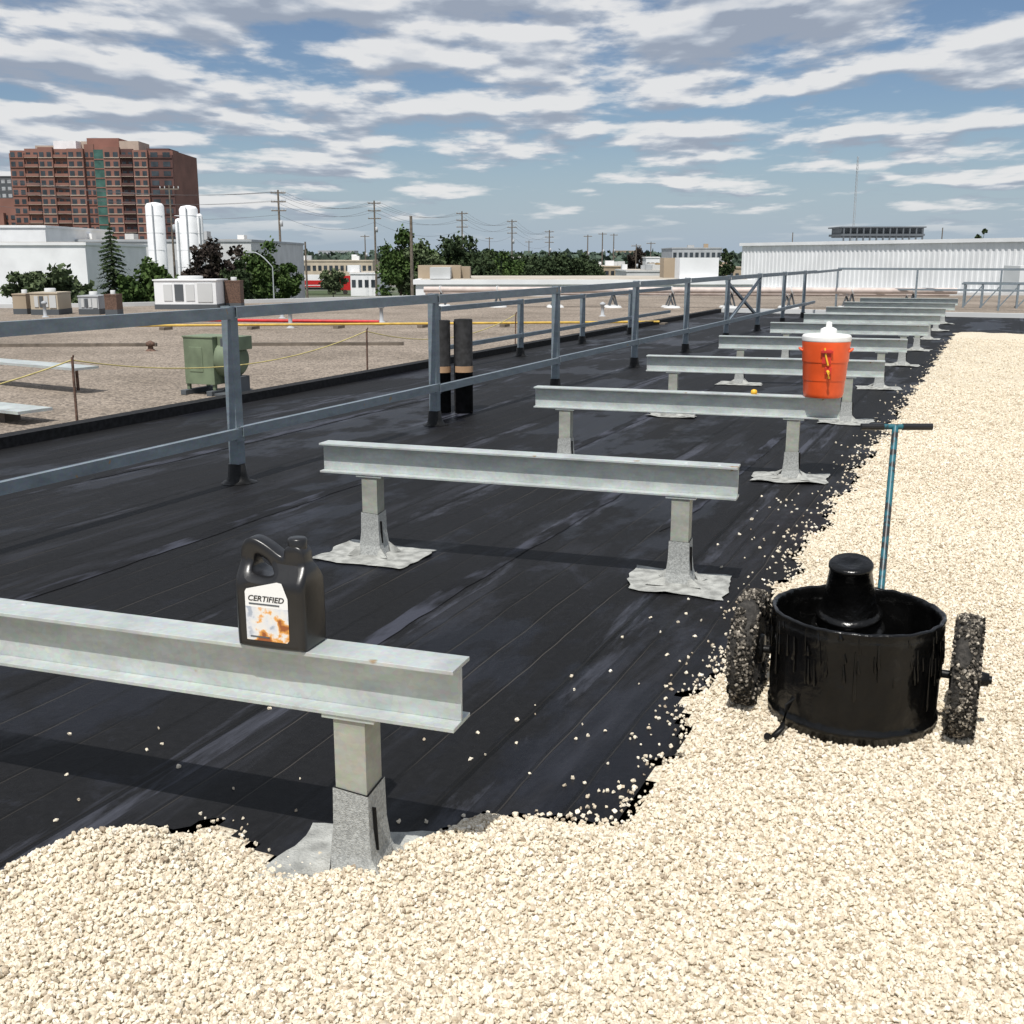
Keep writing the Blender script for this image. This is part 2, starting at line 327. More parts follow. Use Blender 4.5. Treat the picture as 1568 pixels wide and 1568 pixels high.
def pebble_group(rad,mt):
    ng=bpy.data.node_groups.new('chips','GeometryNodeTree')
    ng.interface.new_socket('Geometry',in_out='INPUT',socket_type='NodeSocketGeometry');ng.interface.new_socket('Geometry',in_out='OUTPUT',socket_type='NodeSocketGeometry')
    N=ng.nodes;L=ng.links;gi=N.new('NodeGroupInput');go=N.new('NodeGroupOutput')
    jn=N.new('GeometryNodeJoinGeometry')
    for s in range(5):
        ic=N.new('GeometryNodeMeshIcoSphere');ic.inputs['Radius'].default_value=rad;ic.inputs['Subdivisions'].default_value=2
        pos=N.new('GeometryNodeInputPosition');nz=N.new('ShaderNodeTexNoise');nz.inputs['Scale'].default_value=.9/rad;nz.inputs['Detail'].default_value=1
        ad=N.new('ShaderNodeVectorMath');ad.operation='ADD';ad.inputs[1].default_value=(s*3.7,s*1.3,s*.7);L.new(pos.outputs[0],ad.inputs[0]);L.new(ad.outputs[0],nz.inputs['Vector'])
        sb=N.new('ShaderNodeVectorMath');sb.operation='SUBTRACT';sb.inputs[1].default_value=(.5,.5,.5);L.new(nz.outputs['Color'],sb.inputs[0])
        sc=N.new('ShaderNodeVectorMath');sc.operation='SCALE';sc.inputs['Scale'].default_value=rad*2.1;L.new(sb.outputs[0],sc.inputs[0])
        sp=N.new('GeometryNodeSetPosition');L.new(ic.outputs['Mesh'],sp.inputs['Geometry']);L.new(sc.outputs[0],sp.inputs['Offset'])
        tr=N.new('GeometryNodeTransform');L.new(sp.outputs[0],tr.inputs['Geometry']);tr.inputs['Scale'].default_value=(1.18-.05*s,.85,.60+.05*s)
        sm=N.new('GeometryNodeSetMaterial');sm.inputs['Material'].default_value=mt;L.new(tr.outputs[0],sm.inputs['Geometry'])
        ti=N.new('GeometryNodeGeometryToInstance');L.new(sm.outputs[0],ti.inputs[0]);L.new(ti.outputs[0],jn.inputs[0])
    ip=N.new('GeometryNodeInstanceOnPoints');ip.inputs['Pick Instance'].default_value=True
    L.new(gi.outputs[0],ip.inputs['Points']);L.new(jn.outputs[0],ip.inputs['Instance'])
    ri=N.new('FunctionNodeRandomValue');ri.data_type='INT';ri.inputs[4].default_value=0;ri.inputs[5].default_value=4;L.new(ri.outputs[2],ip.inputs['Instance Index'])
    rr=N.new('FunctionNodeRandomValue');rr.data_type='FLOAT_VECTOR';rr.inputs[1].default_value=(6.28,6.28,6.28);rr.inputs['Seed'].default_value=5;L.new(rr.outputs[0],ip.inputs['Rotation'])
    na=N.new('GeometryNodeInputNamedAttribute');na.data_type='FLOAT';na.inputs['Name'].default_value='sc';L.new(na.outputs[0],ip.inputs['Scale'])
    L.new(ip.outputs[0],go.inputs[0]);return ng
NG=pebble_group(.0060,M_peb);NGT=pebble_group(.0072,M_pebt)
def points_obj(name,pts,sc,parent=None,ng=None):
    me=bpy.data.meshes.new(name);me.vertices.add(len(pts));me.vertices.foreach_set('co',np.asarray(pts,dtype=np.float32).ravel())
    a=me.attributes.new('sc','FLOAT','POINT');a.data.foreach_set('value',np.asarray(sc,dtype=np.float32));me.update()
    o=bpy.data.objects.new(name,me);scene.collection.objects.link(o)
    md=o.modifiers.new('chips','NODES');md.node_group=ng or NG
    if parent:o.parent=parent
    return o
px_,py_,pz_,ps_=scatter()
points_obj('gravel',np.stack([px_,py_,pz_],-1),ps_)

# ------------------------------------------------------------ beams and posts
def pad(b,cx,cy,w,d,seed,z=.006):
    n=13;vs=[];fs=[];rnd=random.Random(seed)
    th=rnd.uniform(-.15,.15);sk=rnd.uniform(-.25,.25)
    for j in range(n):
        for i in range(n):
            u=(i/(n-1)-.5)*2;v=(j/(n-1)-.5)*2
            e=max(abs(u),abs(v))
            k=1+.18*mnoise.noise(Vector((u*1.8+seed,v*1.8,seed*.7)))*e+.05*mnoise.noise(Vector((u*6+seed,v*6,seed*.7)))*e
            x=u*w/2*k+sk*v*d*.3;y=v*d/2*k
            zz=z+max(0,e-.65)*.06*max(0,mnoise.noise(Vector((u*1.4+seed*2,v*1.4,3))))*1.2+.004*abs(mnoise.noise(Vector((u*3,v*3,seed))))+.001
            rr=math.hypot(x,y);zz+=.035*max(0,1-rr/.13)
            xr=x*math.cos(th)-y*math.sin(th);yr=x*math.sin(th)+y*math.cos(th)
            vs.append((cx+xr,cy+yr,zz))
    for j in range(n-1):
        for i in range(n-1): fs.append((j*n+i,j*n+i+1,(j+1)*n+i+1,(j+1)*n+i))
    b.add(vs,fs,M_pad,True)
def post(b,cx,cy,h,seed):
    rnd=random.Random(seed*7+1);hw=.045
    b.bb(cx-hw,cx+hw,cy-hw,cy+hw,.20,h-.012,M_post)
    b.bb(cx-.075,cx+.075,cy-.052,cy+.052,h-.012,h-.001,M_galv)
    t=[.051,.053,.060,.078];zz=[.225+rnd.uniform(-.02,.03),.14,.07,.010];vs=[];fs=[]
    for k in range(4):
        w=t[k];vs+=[(cx-w,cy-w,zz[k]),(cx+w,cy-w,zz[k]+rnd.uniform(-.012,.012)*(k==0)),(cx+w,cy+w,zz[k]),(cx-w,cy+w,zz[k])]
    for k in range(3):
        for i in range(4):
            j=(i+1)%4;fs.append((k*4+i,(k+1)*4+i,(k+1)*4+j,k*4+j))
    b.add(vs,fs,M_mineral);b.add(vs,[(0,1,2,3)],M_tar)
    b.beam((cx+.0555,cy-.03,.205),(cx+.0585,cy-.026,.08),.016,.003,M_tar)
    for sx,sy in((1,-1),(-1,-1),(1,1),(-1,1)):
        l=rnd.uniform(.05,.10);hgt=rnd.uniform(.02,.045)
        b.add([(cx+sx*.058,cy+sy*.058,hgt+.03),(cx+sx*(.058+l),cy+sy*(.058+l*.5),.014),(cx+sx*.05,cy+sy*(.06+l*.4),.012),(cx+sx*(.05+l*.6),cy+sy*.02,.012)],[(0,2,1),(0,1,3)],M_pad)
    pad(b,cx,cy,rnd.uniform(.46,.56),rnd.uniform(.36,.46),seed)
rows=[(2.275,4.5),(5.13,5),(8.08,6),(11.2,7.5),(14.4,7.5),(17.7,6),(20.8,6),(23.8,5),(26.7,5),(29.6,5)]
for k,(yy,rot) in enumerate(rows):
    b=B('steel_i_beam_on_posts');rn=random.Random(k)
    cxx=-2.2 if k else -1.45
    x0=-3.31+rn.uniform(-.04,.04);x1=-.99+rn.uniform(-.04,.04);h0=.458;h1=.62
    pl,pr=-3.05,-1.32
    if k==0:x0,x1,pl,pr=-3.75,-1.145,-3.2,-1.44
    if k==1:x0,x1,pr=-3.34,-1.09,-1.36
    if k==2:x0,x1=-3.30,-1.0
    x0-=cxx;x1-=cxx;pl-=cxx;pr-=cxx
    fw=.056
    b.bb(x0,x1,-fw,fw,h1-.011,h1,M_galv);b.bb(x0,x1,-fw,fw,h0,h0+.011,M_galv)
    b.bb(x0,x1,-.005,.005,h0+.011,h1-.011,M_galv)
    if k<3:
        rs=random.Random(40+k)
        for _ in range(7):
            xx=rs.uniform(x0+.1,x1-.05)
            b.lathe((xx,rs.uniform(-.04,.04),h1),[(0.0,.0025),(.006,.002),(.009,.0)],rs.choice([M_galv,M_ltgrey]),n=9)
    post(b,pl,0,h0,k*2+1);post(b,pr,0,h0,k*2+2)
    b.done(bevel=.0025 if k<4 else 0,loc=(cxx,yy,0),rz=math.radians(rot))

# ------------------------------------------------------------ guard rails
def channel(b,p0,p1,dep,wid,m,t=.006):
    p0=Vector(p0);p1=Vector(p1);up=Vector((0,0,1))
    d=(p1-p0).normalized();side=up.cross(d).normalized()
    b.beam(p0,p1,t,dep,m)
    for s in(1,-1):
        off=side*(wid/2+t/2)+up*s*(dep/2-t/2)
        b.beam(p0+off,p1+off,wid,t,m)
def railline(name,X0,ysl,ztop,zlow,hpost,dep=.08,x_brace=None,start=None,end=None):
    b=B(name)
    for i,yv in enumerate(ysl):
        b.bb(X0-.012,X0+.068,yv-.006,yv+.006,.0,hpost,M_rail)
        b.bb(X0+.056,X0+.068,yv+.006,yv+.075,.0,hpost,M_rail)
        b.bb(X0-.012,X0+.0,yv+.006,yv+.075,.0,hpost,M_rail)
        b.bb(X0+.068,X0+.078,yv-.03,yv+.05,ztop-.09,ztop+.005,M_rail)
        for zz_ in(zlow-.02,zlow+.02,ztop-.03,ztop-.06): b.tube([(X0+.03,yv-.006,zz_),(X0+.03,yv-.016,zz_)],.009,M_rail,n=6)
        b.lathe((X0+.03,yv+.03,0),[(.13,.003),(.085,.02),(.068,.06),(.064,.14),(.0,.14)],M_tar,n=14,wob=.08)
        b.box((X0+.081,yv+.01,zlow-.01),(.010,.10,.10),M_rail)
    seg=[start]+list(ysl)+[end]
    for i in range(len(seg)-1):
        if seg[i] is None or seg[i+1] is None: continue
        j1,j2=rng.uniform(-.012,.012,2)
        ya=seg[i]+.035;yb=seg[i+1]-.015
        channel(b,(X0+.094,ya,ztop-dep/2+j1),(X0+.094,yb,ztop-dep/2+j1*.3),dep,.045,M_rail)
        channel(b,(X0+.094,ya,zlow+j2),(X0+.094,yb,zlow+j2*.3),dep*.9,.045,M_rail)
    if x_brace:
        ya,yb=x_brace;b.beam((X0+.06,ya,.35),(X0+.06,yb,ztop-.1),.05,.05,M_rail);b.beam((X0,ya,ztop-.1),(X0,yb,.35),.05,.05,M_rail)
    return b.done()
railline('guardrail',-5.03,[3.3,6.38,9.48,12.7,15.95,18.9,22.0,25.1,28.2,31.3],1.26,.37,1.27,x_brace=(22.0,25.1),start=.2,end=33)
railline('guardrail',-7.35,[14.0,17.0,20.0,23.0],.93,.35,.94,dep=.07,start=None,end=26)
b=B('guardrail')
for xx in(-5.1,-2.6,-.1,2.4,4.9): 
    b.bb(xx-.03,xx+.03,38.57,38.63,-.03,1.22,M_rail)
b.beam((-5.1,38.6,1.25),(5,38.6,1.25),.05,.07,M_rail);b.beam((-5.1,38.6,.6),(5,38.6,.6),.05,.06,M_rail)
b.beam((-5.0,33,1.2),(-5.0,38.6,1.22),.05,.07,M_rail)
b.done()
b=B('steel_pipe_rack')
for i in range(5):
    x=-1.2+i*.55
    for y in(40.5,42.0): b.bb(x-.03,x+.03,y-.03,y+.03,-.03,.75,M_rail)
    b.beam((x,40.5,.7),(x,42.0,.7),.05,.05,M_rail)
b.beam((-1.3,40.5,.76),(1.3,40.5,.76),.06,.06,M_rail);b.beam((-1.3,42,.76),(1.3,42,.76),.06,.06,M_rail)
for i in range(4): b.beam((-1.2+i*.55,40.5,.0),(-.65+i*.55,40.5,.7),.04,.04,M_rail)
b.done()

# ------------------------------------------------------------ rolls
def roll(x,y,h):
    b=B('membrane_roll');r=.096
    b.lathe((x,y,0),[(0,.003),(r,.003),(r,h*.44),(r+.002,h*.44),(r+.002,h*.44+.07),(r,h*.44+.07),(r,h-.004),(r-.006,h),(.045,h),(.043,h-.2),(0,h-.2)],M_roll,n=32)
    b.lathe((x,y,0),[(r+.003,h*.44),(r+.003,h*.44+.065)],M_tan,n=32)
    b.box((x-r*.7,y-r*.8,h*.5),(.012,.012,h*.96),M_roll,rz=.7)
    b.done()
roll(-5.13,10.42,.98);roll(-5.36,10.36,.965)

# ------------------------------------------------------------ oil jug
def jug():
    cu=bpy.data.curves.new('oil_jug','CURVE');cu.dimensions='2D';cu.fill_mode='BOTH'
    outer=[(0,.0),(.168,.0),(.171,.01),(.171,.15),(.168,.205),(.158,.222),(.156,.264),(.114,.264),(.112,.232),(.096,.236),(.062,.262),(.030,.278),(.010,.274),(-.003,.25),(-.003,.20),(-.003,.10),(-.003,.01)]
    hole=[(.022,.190),(.026,.238),(.042,.244),(.074,.222),(.096,.196),(.086,.186),(.06,.184)]
    for pts in(outer,hole):
        s=cu.splines.new('POLY')
        q=[Vector((a,c_,0)) for a,c_ in pts]
        for _ in range(2):
            nq=[]
            for i in range(len(q)):
                a=q[i];c_=q[(i+1)%len(q)];nq+= [a*.75+c_*.25,a*.25+c_*.75]
            q=nq
        s.points.add(len(q)-1)
        for i,v in enumerate(q): s.points[i].co=(v.x,v.y,0,1)
        s.use_cyclic_u=True
    cu.extrude=.044;cu.bevel_depth=.016;cu.bevel_resolution=4;cu.offset=-.012
    o=bpy.data.objects.new('tmp',cu);scene.collection.objects.link(o)
    dg=bpy.context.evaluated_depsgraph_get();me=bpy.data.meshes.new_from_object(o.evaluated_get(dg));bpy.data.objects.remove(o)
    for v in me.vertices:
        x,z,y=v.co.x,v.co.y,-v.co.z
        t=min(1,max(0,(z-.175)/.045));k=1-t*(.60 if x<.105 else .58)
        v.co=(x-.084,y*k,z)
    me.name='oil_jug';me.materials.clear();me.materials.append(M_blackpl)
    me.polygons.foreach_set('use_smooth',[True]*len(me.polygons))
    j=bpy.data.objects.new('oil_jug',me);scene.collection.objects.link(j)
    md=j.modifiers.new('e','EDGE_SPLIT');md.split_angle=math.radians(40)
    c=B('cap');c.lathe((.051,0,.258),[(.0225,0),(.0225,.024),(.020,.028),(0,.028)],M_blackpl,n=28);c.done(parent=j)
    m,nt,bs=nodes('jug_label');N=nt.nodes;L=nt.links
    tc=N.new('ShaderNodeTexCoord');sep=N.new('ShaderNodeSeparateXYZ');L.new(tc.outputs['Object'],sep.inputs[0])
    nz=N.new('ShaderNodeTexNoise');nz.inputs['Scale'].default_value=26;nz.inputs['Detail'].default_value=4;L.new(tc.outputs['Object'],nz.inputs['Vector'])
    rp=N.new('ShaderNodeValToRGB');e=rp.color_ramp.elements;e[0].position=.40;e[0].color=(.28,.08,.02,1);e[1].position=.70;e[1].color=(.35,.39,.46,1)
    for p,c_ in((.48,(.70,.33,.07)),(.53,(.70,.68,.64)),(.64,(.60,.62,.66))): q=e.new(p);q.color=(*c_,1)
    ma=N.new('ShaderNodeMath');ma.operation='MULTIPLY_ADD';ma.inputs[1].default_value=2.2;ma.inputs[2].default_value=-.12;L.new(sep.outputs['Z'],ma.inputs[0])
    ad=N.new('ShaderNodeMath');ad.operation='ADD';L.new(nz.outputs['Fac'],ad.inputs[0]);L.new(ma.outputs[0],ad.inputs[1]);L.new(ad.outputs[0],rp.inputs['Fac'])
    lt=N.new('ShaderNodeMath');lt.operation='LESS_THAN';lt.inputs[1].default_value=.112;L.new(sep.outputs['Z'],lt.inputs[0])
    mx=N.new('ShaderNodeMix');mx.data_type='RGBA';L.new(lt.outputs[0],mx.inputs[0]);mx.inputs[6].default_value=(.76,.76,.75,1);L.new(rp.outputs['Color'],mx.inputs[7])
    L.new(mx.outputs[2],bs.inputs['Base Color']);bs.inputs['Roughness'].default_value=.35
    l=B('label');yy=-.0612
    pts=[(-.060,.022),(.046,.022),(.052,.03),(.052,.140),(.038,.180),(.026,.182),(-.056,.158),(-.060,.15)]
    l.add([(x,yy,z) for x,z in pts],[tuple(range(8))],m);l.done(parent=j)
    tx=bpy.data.curves.new('label_text','FONT');tx.body='CERTIFIED';tx.size=.0205;tx.align_x='CENTER';tx.extrude=.0001;tx.shear=.25;tx.offset=.0004
    to=bpy.data.objects.new('label_text',tx);scene.collection.objects.link(to);to.parent=j;to.location=(-.006,yy-.0006,.128);to.rotation_euler=(math.pi/2,0,0)
    tx.materials.append(M_blackpl)
    b2=B('label_print');b2.bb(-.05,.03,yy-.0008,yy-.0003,.118,.122,M_darkb);b2.bb(-.05,.0,yy-.0008,yy-.0003,.030,.034,M_darkb);b2.done(parent=j)
    j.location=(-1.645,2.255,.6205);j.scale=(1.10,1.05,1.0)
    j.rotation_euler[2]=math.radians(5)
jug()

# ------------------------------------------------------------ drink cooler
def cooler():
    b=B('drink_cooler');c=(-1.13,8.19,.6205)
    b.lathe(c,[(0,0),(.132,0),(.138,.012),(.142,.03),(.147,.12),(.151,.124),(.158,.25),(.163,.256),(.167,.37),(.169,.38),(.169,.405)],M_orange,n=48)
    b.lathe(c,[(.169,.400),(.172,.405),(.172,.432),(.164,.445),(.10,.452),(.0,.454)],M_white,n=48)
    b.lathe((c[0]+.01,c[1]+.01,c[2]+.453),[(.06,0),(.057,.03),(.035,.042),(.022,.045),(.020,.08),(0,.084)],M_white,n=24)
    d=Vector((1.14,-8.19,0)).normalized();s=Vector((-d.y,d.x,0))
    def P(r,a,z): return Vector(c)+(d*math.cos(a)+s*math.sin(a))*r+Vector((0,0,z))
    ang=math.atan2(d.y,d.x)
    b.box(P(.160,.05,.30),(.02,.06,.10),M_red,rz=ang)
    b.box(P(.176,.05,.335),(.02,.085,.018),M_red,rz=ang)
    b.box(P(.156,.15,.20),(.03,.045,.05),M_red,rz=ang)
    b.tube([P(.16,.12,.20),P(.192,.14,.19),P(.196,.15,.15)],.011,M_yellow)
    b.tube([P(.165,-.05,.36),P(.175,.02,.30),P(.178,.12,.24)],.007,M_yellow)
    for sg in(-1,1):
        a=sg*math.pi/2
        b.tube([P(.162,a-.25,.33),P(.180,a-.22,.34),P(.184,a,.345),P(.180,a+.22,.34),P(.162,a+.25,.33)],.009,M_orange)
    b.done(bevel=.002)
    t=B('orange_cap');t.lathe((-1.62,8.14,.6205),[(0,0),(.022,.0),(.024,.014),(.020,.028),(.008,.034),(0,.034)],M_yellow,n=16);t.done()
cooler()

# ------------------------------------------------------------ tar cart
def cart():
    cx,cy=-.362,3.80;R=.284;H=.418
    b=B('tar_kettle_cart')
    prof=[(0,.005),(R-.03,.005),(R-.012,.01),(R-.004,.03),(R-.004,.055),(R+.003,.06),(R+.003,.072),(R-.003,.077),(R,H-.06),(R+.003,H-.05),(R+.003,H-.03),(R,H-.02),(R+.004,H-.005),(R+.004,H),(R-.004,H+.003),(R-.012,H-.003),(R-.014,.12),(R-.03,.10),(0,.10)]
    n=110;vs=[];fs=[];pr2=[]
    for (p,q) in zip(prof[:-1],prof[1:]):
        st=max(1,int(math.dist(p,q)/.02))
        pr2+=[(p[0]+(q[0]-p[0])*i/st,p[1]+(q[1]-p[1])*i/st) for i in range(st)]
    pr2.append(prof[-1])
    for (r_,z) in pr2:
        for k in range(n):
            q=2*math.pi*k/n
            lump=.004*mnoise.noise(Vector((math.cos(q)*9,math.sin(q)*9,z*5)))+.0035*mnoise.noise(Vector((math.cos(q)*26,math.sin(q)*26,z*11)))
            rr=r_+(lump if r_>.1 else 0);vs.append((cx+rr*math.cos(q),cy+rr*math.sin(q),z+(.004*mnoise.noise(Vector((math.cos(q)*7,math.sin(q)*7,2))) if z>H-.03 else 0)))
    for j in range(len(pr2)-1):
        for k in range(n): fs.append((j*n+k,j*n+(k+1)%n,(j+1)*n+(k+1)%n,(j+1)*n+k))
    b.add(vs,fs,M_tarwet,True)
    rn=random.Random(3)
    for i in range(120):
        q=rn.uniform(0,6.28);z1=H-rn.uniform(.0,.12);l=rn.uniform(.02,.10);rr=R+.002
        if rn.random()<.22: l*=2.2
        l=min(l,z1-.03)
        p=[(cx+rr*math.cos(q),cy+rr*math.sin(q),z1),(cx+(rr+.001)*math.cos(q+.01),cy+(rr+.001)*math.sin(q+.01),z1-l*.5),(cx+(rr+.001)*math.cos(q+.02),cy+(rr+.001)*math.sin(q+.02),z1-l*.9),(cx+(rr)*math.cos(q+.02),cy+(rr)*math.sin(q+.02),z1-l)]
        w=rn.uniform(.0015,.006);b.tube(p,[w*.5,w,w*1.5,w*.5],M_tarwet,n=7)
    zc=.225
    b.tube([(cx-.43,cy,zc),(cx-R+.01,cy,zc)],.014,M_tar);b.tube([(cx+R-.01,cy,zc),(cx+.445,cy,zc)],.014,M_tar)
    b.lathe((cx+.405,cy,zc),[(0,.035),(.022,.03),(.026,0)],M_tar,n=10,axis='X')
    pts=[];scs=[]
    for sg in(-1,1):
        wx=cx+sg*.362;w=.042;Rw=.208
        prof=[(.055,-w*.5),(.06,-w*.9),(.13,-w*.7),(.15,-w),(.185,-w*.95),(.200,-w*.6),(Rw,0),(.200,w*.6),(.185,w*.95),(.15,w),(.13,w*.7),(.06,w*.9),(.055,w*.5)]
        b.lathe((wx,cy,zc),prof,M_rubber,n=48,axis='X')
        b.lathe((wx,cy,zc),[(0,-w*1.2),(.05,-w*1.15),(.056,-w*.8),(.056,w*.8),(.05,w*1.15),(0,w*1.2)],M_tar,n=20,axis='X')
        for _ in range(2600):
            q=rn.uniform(0,6.28);t=rn.uniform(-1,1)
            if mnoise.noise(Vector((q*2.2,t*1.3,sg*5)))<-.20: continue
            if abs(t)<.62: rr=Rw+.001-abs(t)*.008;x=t*w/.62*.8
            else:
                rr=rn.uniform(.12,.203);x=math.copysign(w*(1 if rr>.15 else .8),t)
            pts.append((wx+x,cy+rr*math.cos(q),zc+rr*math.sin(q)));scs.append(rn.uniform(.4,1.0))
    L0=W(.93,3.46)
    b.tube([(cx-.16,cy-.25,.16),(L0[0],L0[1],.13),(L0[0]-.01,L0[1]-.03,.06),(L0[0]-.035,L0[1]-.06,.03),(L0[0]-.05,L0[1]-.085,.045)],[.008,.010,.010,.011,.012],M_tar)
    hb=W(1.39,3.97);ht=W(1.62,4.60)
    P0=Vector((hb[0],hb[1],.12));P1=Vector((ht[0],ht[1],.905))
    b.tube([P0,P0.lerp(P1,.5),P1],.0135,M_teal)
    d=Vector((cA,sA,0));b.tube([P1-d*.14,P1+d*.145],.012,M_teal)
    b.tube([P1-d*.145,P1-d*.05],.0145,M_blackpl);b.tube([P1+d*.03,P1+d*.155],.0145,M_blackpl)
    pc=W(1.235,3.83)
    T=Matrix.Rotation(math.radians(12),3,Vector((cA,sA,0)))@Matrix.Rotation(math.radians(-5),3,Vector((-sA,cA,0)))
    b.lathe((pc[0],pc[1],.215),[(.110,-.09),(.110,.125),(.117,.13),(.117,.142),(.104,.148),(.098,.155),(.072,.315),(.077,.322),(.077,.334),(.070,.342),(.03,.334),(0,.332)],M_tarwet,n=40,tilt=T)
    b.lathe((pc[0],pc[1]-.01,.185),[(.128,.105),(.131,.115),(.126,.120),(.10,.122)],M_tarwet,n=36,tilt=T)
    ob=b.done()
    points_obj('stuck_gravel',pts,scs,parent=ob,ng=NGT)
cart()

# ------------------------------------------------------------ things on the neighbouring roof
b=B('rooftop_exhaust_fan')
x,y=-8.78,10.95
b.bb(x-.3,x+.14,y-.22,y+.2,.10,.66,M_greenbox)
b.bb(x-.31,x+.15,y-.23,y+.21,.66,.68,M_greenbox)
for dx in(-.28,.11):
    b.bb(x+dx-.04,x+dx+.04,y-.3,y+.28,-.03,.03,M_darkb);b.bb(x+dx-.02,x+dx+.02,y-.2,y-.16,.03,.10,M_greenbox);b.bb(x+dx-.02,x+dx+.02,y+.16,y+.2,.03,.10,M_greenbox)
b.lathe((x+.141,y,.40),[(.22,0),(.22,.10),(.20,.20),(.16,.24),(0,.24)],M_greenbox,n=28,axis='X')
b.box((x+.30,y,.60),(.30,.28,.16),M_greenbox);b.box((x+.32,y-.145,.6),(.24,.01,.12),M_darkb)
b.bb(x+.22,x+.42,y-.1,y+.1,-.03,.2,M_darkb);b.bb(x+.12,x+.6,y-.25,y+.3,-.03,.0,M_darkb)
b.box((x-.12,y-.223,.4),(.2,.008,.3),M_greenbox)
b.done(bevel=.01)
rods=[(-8.25,8.12,.66),(-8.05,13.3,.64),(-8.3,3.2,.66),(-8.1,18.6,.62)]
for (x,y,h) in rods:
    b=B('rope_stanchion');b.tube([(x,y,-.03),(x+.01,y,h)],.013,M_rust,n=8);b.tube([(x,y,h-.05),(x+.03,y,h+.02)],.009,M_rust,n=6);b.lathe((x,y,-.03),[(.06,0),(.06,.02),(.02,.03)],M_rust,n=10);b.done()
b=B('warning_rope')
rods.sort(key=lambda q:q[1])
for p,q in zip(rods[:-1],rods[1:]):
    pts=[]
    for i in range(17):
        t=i/16;pts.append((p[0]+(q[0]-p[0])*t,p[1]+(q[1]-p[1])*t,(p[2]-.03)*(1-t)+(q[2]-.03)*t-4*t*(1-t)*.25))
    b.tube(pts,.007,M_rope,n=6)
b.done()
b=B('metal_flashing_panel')
b.box((-11.3,10.45,.28),(2.2,.35,.03),M_galv,rz=-.15)
for lx in(-12.1,-10.6): b.tube([(lx,10.5,-.03),(lx,10.5,.265)],.02,M_rust,n=6)
b.done()
b=B('metal_flashing_panel');b.box((-9.75,8.25,.10),(1.9,.4,.03),M_galv,rz=-.12);b.bb(-10.5,-10.4,8.2,8.4,-.03,.085,M_wood);b.bb(-9.3,-9.2,8.1,8.3,-.03,.085,M_wood);b.done()
b=B('gas_pipe');P=[W(-22,23.5),W(-5.5,26),W(3.6,27.2)]
b.tube([(*P[0],.10),(*P[1],.08),(*P[2],.08)],.028,M_hose,n=8)
for i in range(14):
    t=i/13;x=P[0][0]+(P[2][0]-P[0][0])*t;y=P[0][1]+(P[2][1]-P[0][1])*t+.4;b.box((x,y,.0),(.14,.3,.07),M_wood)
b.done()
b=B('gas_pipe');q0,q1=W(-9,28.5),W(-3.3,27.6);b.tube([(*q0,.06),(*q1,.06)],.04,M_redp,n=8);b.bb(q0[0]-.1,q0[0]+.1,q0[1]-.1,q0[1]+.1,-.03,.03,M_wood);b.bb(q1[0]-.1,q1[0]+.1,q1[1]-.1,q1[1]+.1,-.03,.03,M_wood);b.done()
for (zz,off,rr) in((.55,0,.10),(.42,.6,.07)):
    b=B('roof_pipe');a0=W(-3.0,38.2+off);a1=W(14.5,36.5+off)
    b.tube([(*a0,zz),(*a1,zz)],rr,M_pipe,n=12)
    for i in range(9):
        t=(i+.3)/9;x=a0[0]+(a1[0]-a0[0])*t;y=a0[1]+(a1[1]-a0[1])*t
        b.tube([(x-.12,y-.1,-.03),(x,y,zz-rr)],.03,M_darkb,n=6);b.tube([(x+.12,y+.1,-.03),(x,y,zz-rr)],.03,M_darkb,n=6)
        b.lathe((x,y,-.03),[(.3,0),(.25,.06),(0,.07)],M_ltgrey,n=10);b.tube([(x,y,zz),(x+.03,y,zz+.01)],rr*1.4,M_ltgrey,n=12)
    b.done()
b=B('wood_sleeper');q0,q1=W(-20,20.3),W(8,21.8)
for i in range(6):
    t0=i/6;t1=t0+.14
    if t1<.72: b.beam((q0[0]+(q1[0]-q0[0])*t0,q0[1]+(q1[1]-q0[1])*t0,.0),(q0[0]+(q1[0]-q0[0])*t1,q0[1]+(q1[1]-q0[1])*t1,.0),.12,.06,M_wood)
b.done()
def hvac(xw,yw,w,d,h,m,name='rooftop_hvac_unit',dk=True):
    x,y=W(xw,yw);b=B(name)
    b.box((x,y,.05),(w*1.02,d*1.02,.16),M_darkb,rz=A)
    b.box((x,y,.13+h/2),(w,d,h),m,rz=A);b.box((x,y,.13+h+.02),(w*1.04,d*1.04,.04),m,rz=A)
    R=Matrix.Rotation(A,3,'Z')
    if dk:
        for i in range(3):
            p=R@Vector((-w*.28+i*w*.18,-d/2-.01,0));b.box((x+p.x,y+p.y,.13+h*.5),(w*.14,.02,h*.7),M_darkb if i==1 else M_ltgrey,rz=A)
        p=R@Vector((w*.32,-d/2-.012,0));b.box((x+p.x,y+p.y,.13+h*.5),(w*.24,.02,h*.8),M_ltgrey,rz=A)
    b.lathe((x,y,.15+h),[(w*.2,0),(w*.2,.12),(w*.17,.13),(0,.10)],M_ltgrey,n=16)
    b.done()
hvac(-10.6,37,2.0,1.4,.75,M_wallwhite);hvac(-13.7,33.2,.8,1,.45,M_beige);hvac(-14.6,33.5,.4,.8,.4,M_tanb,dk=False);hvac(-12.5,33.4,.6,.9,.35,M_grey);hvac(-11.7,32.8,.35,.5,.4,M_rust,dk=False);hvac(-9.3,37.5,.5,.5,.7,M_rust,dk=False)
def vent(xw,yw,h,m=M_grey):
    x,y=W(xw,yw);b=B('roof_vent');b.lathe((x,y,-.03),[(.10,0),(.05,.04),(.045,h),(.08,h+.01),(.08,h+.07),(0,h+.11)],m,n=14);b.done()
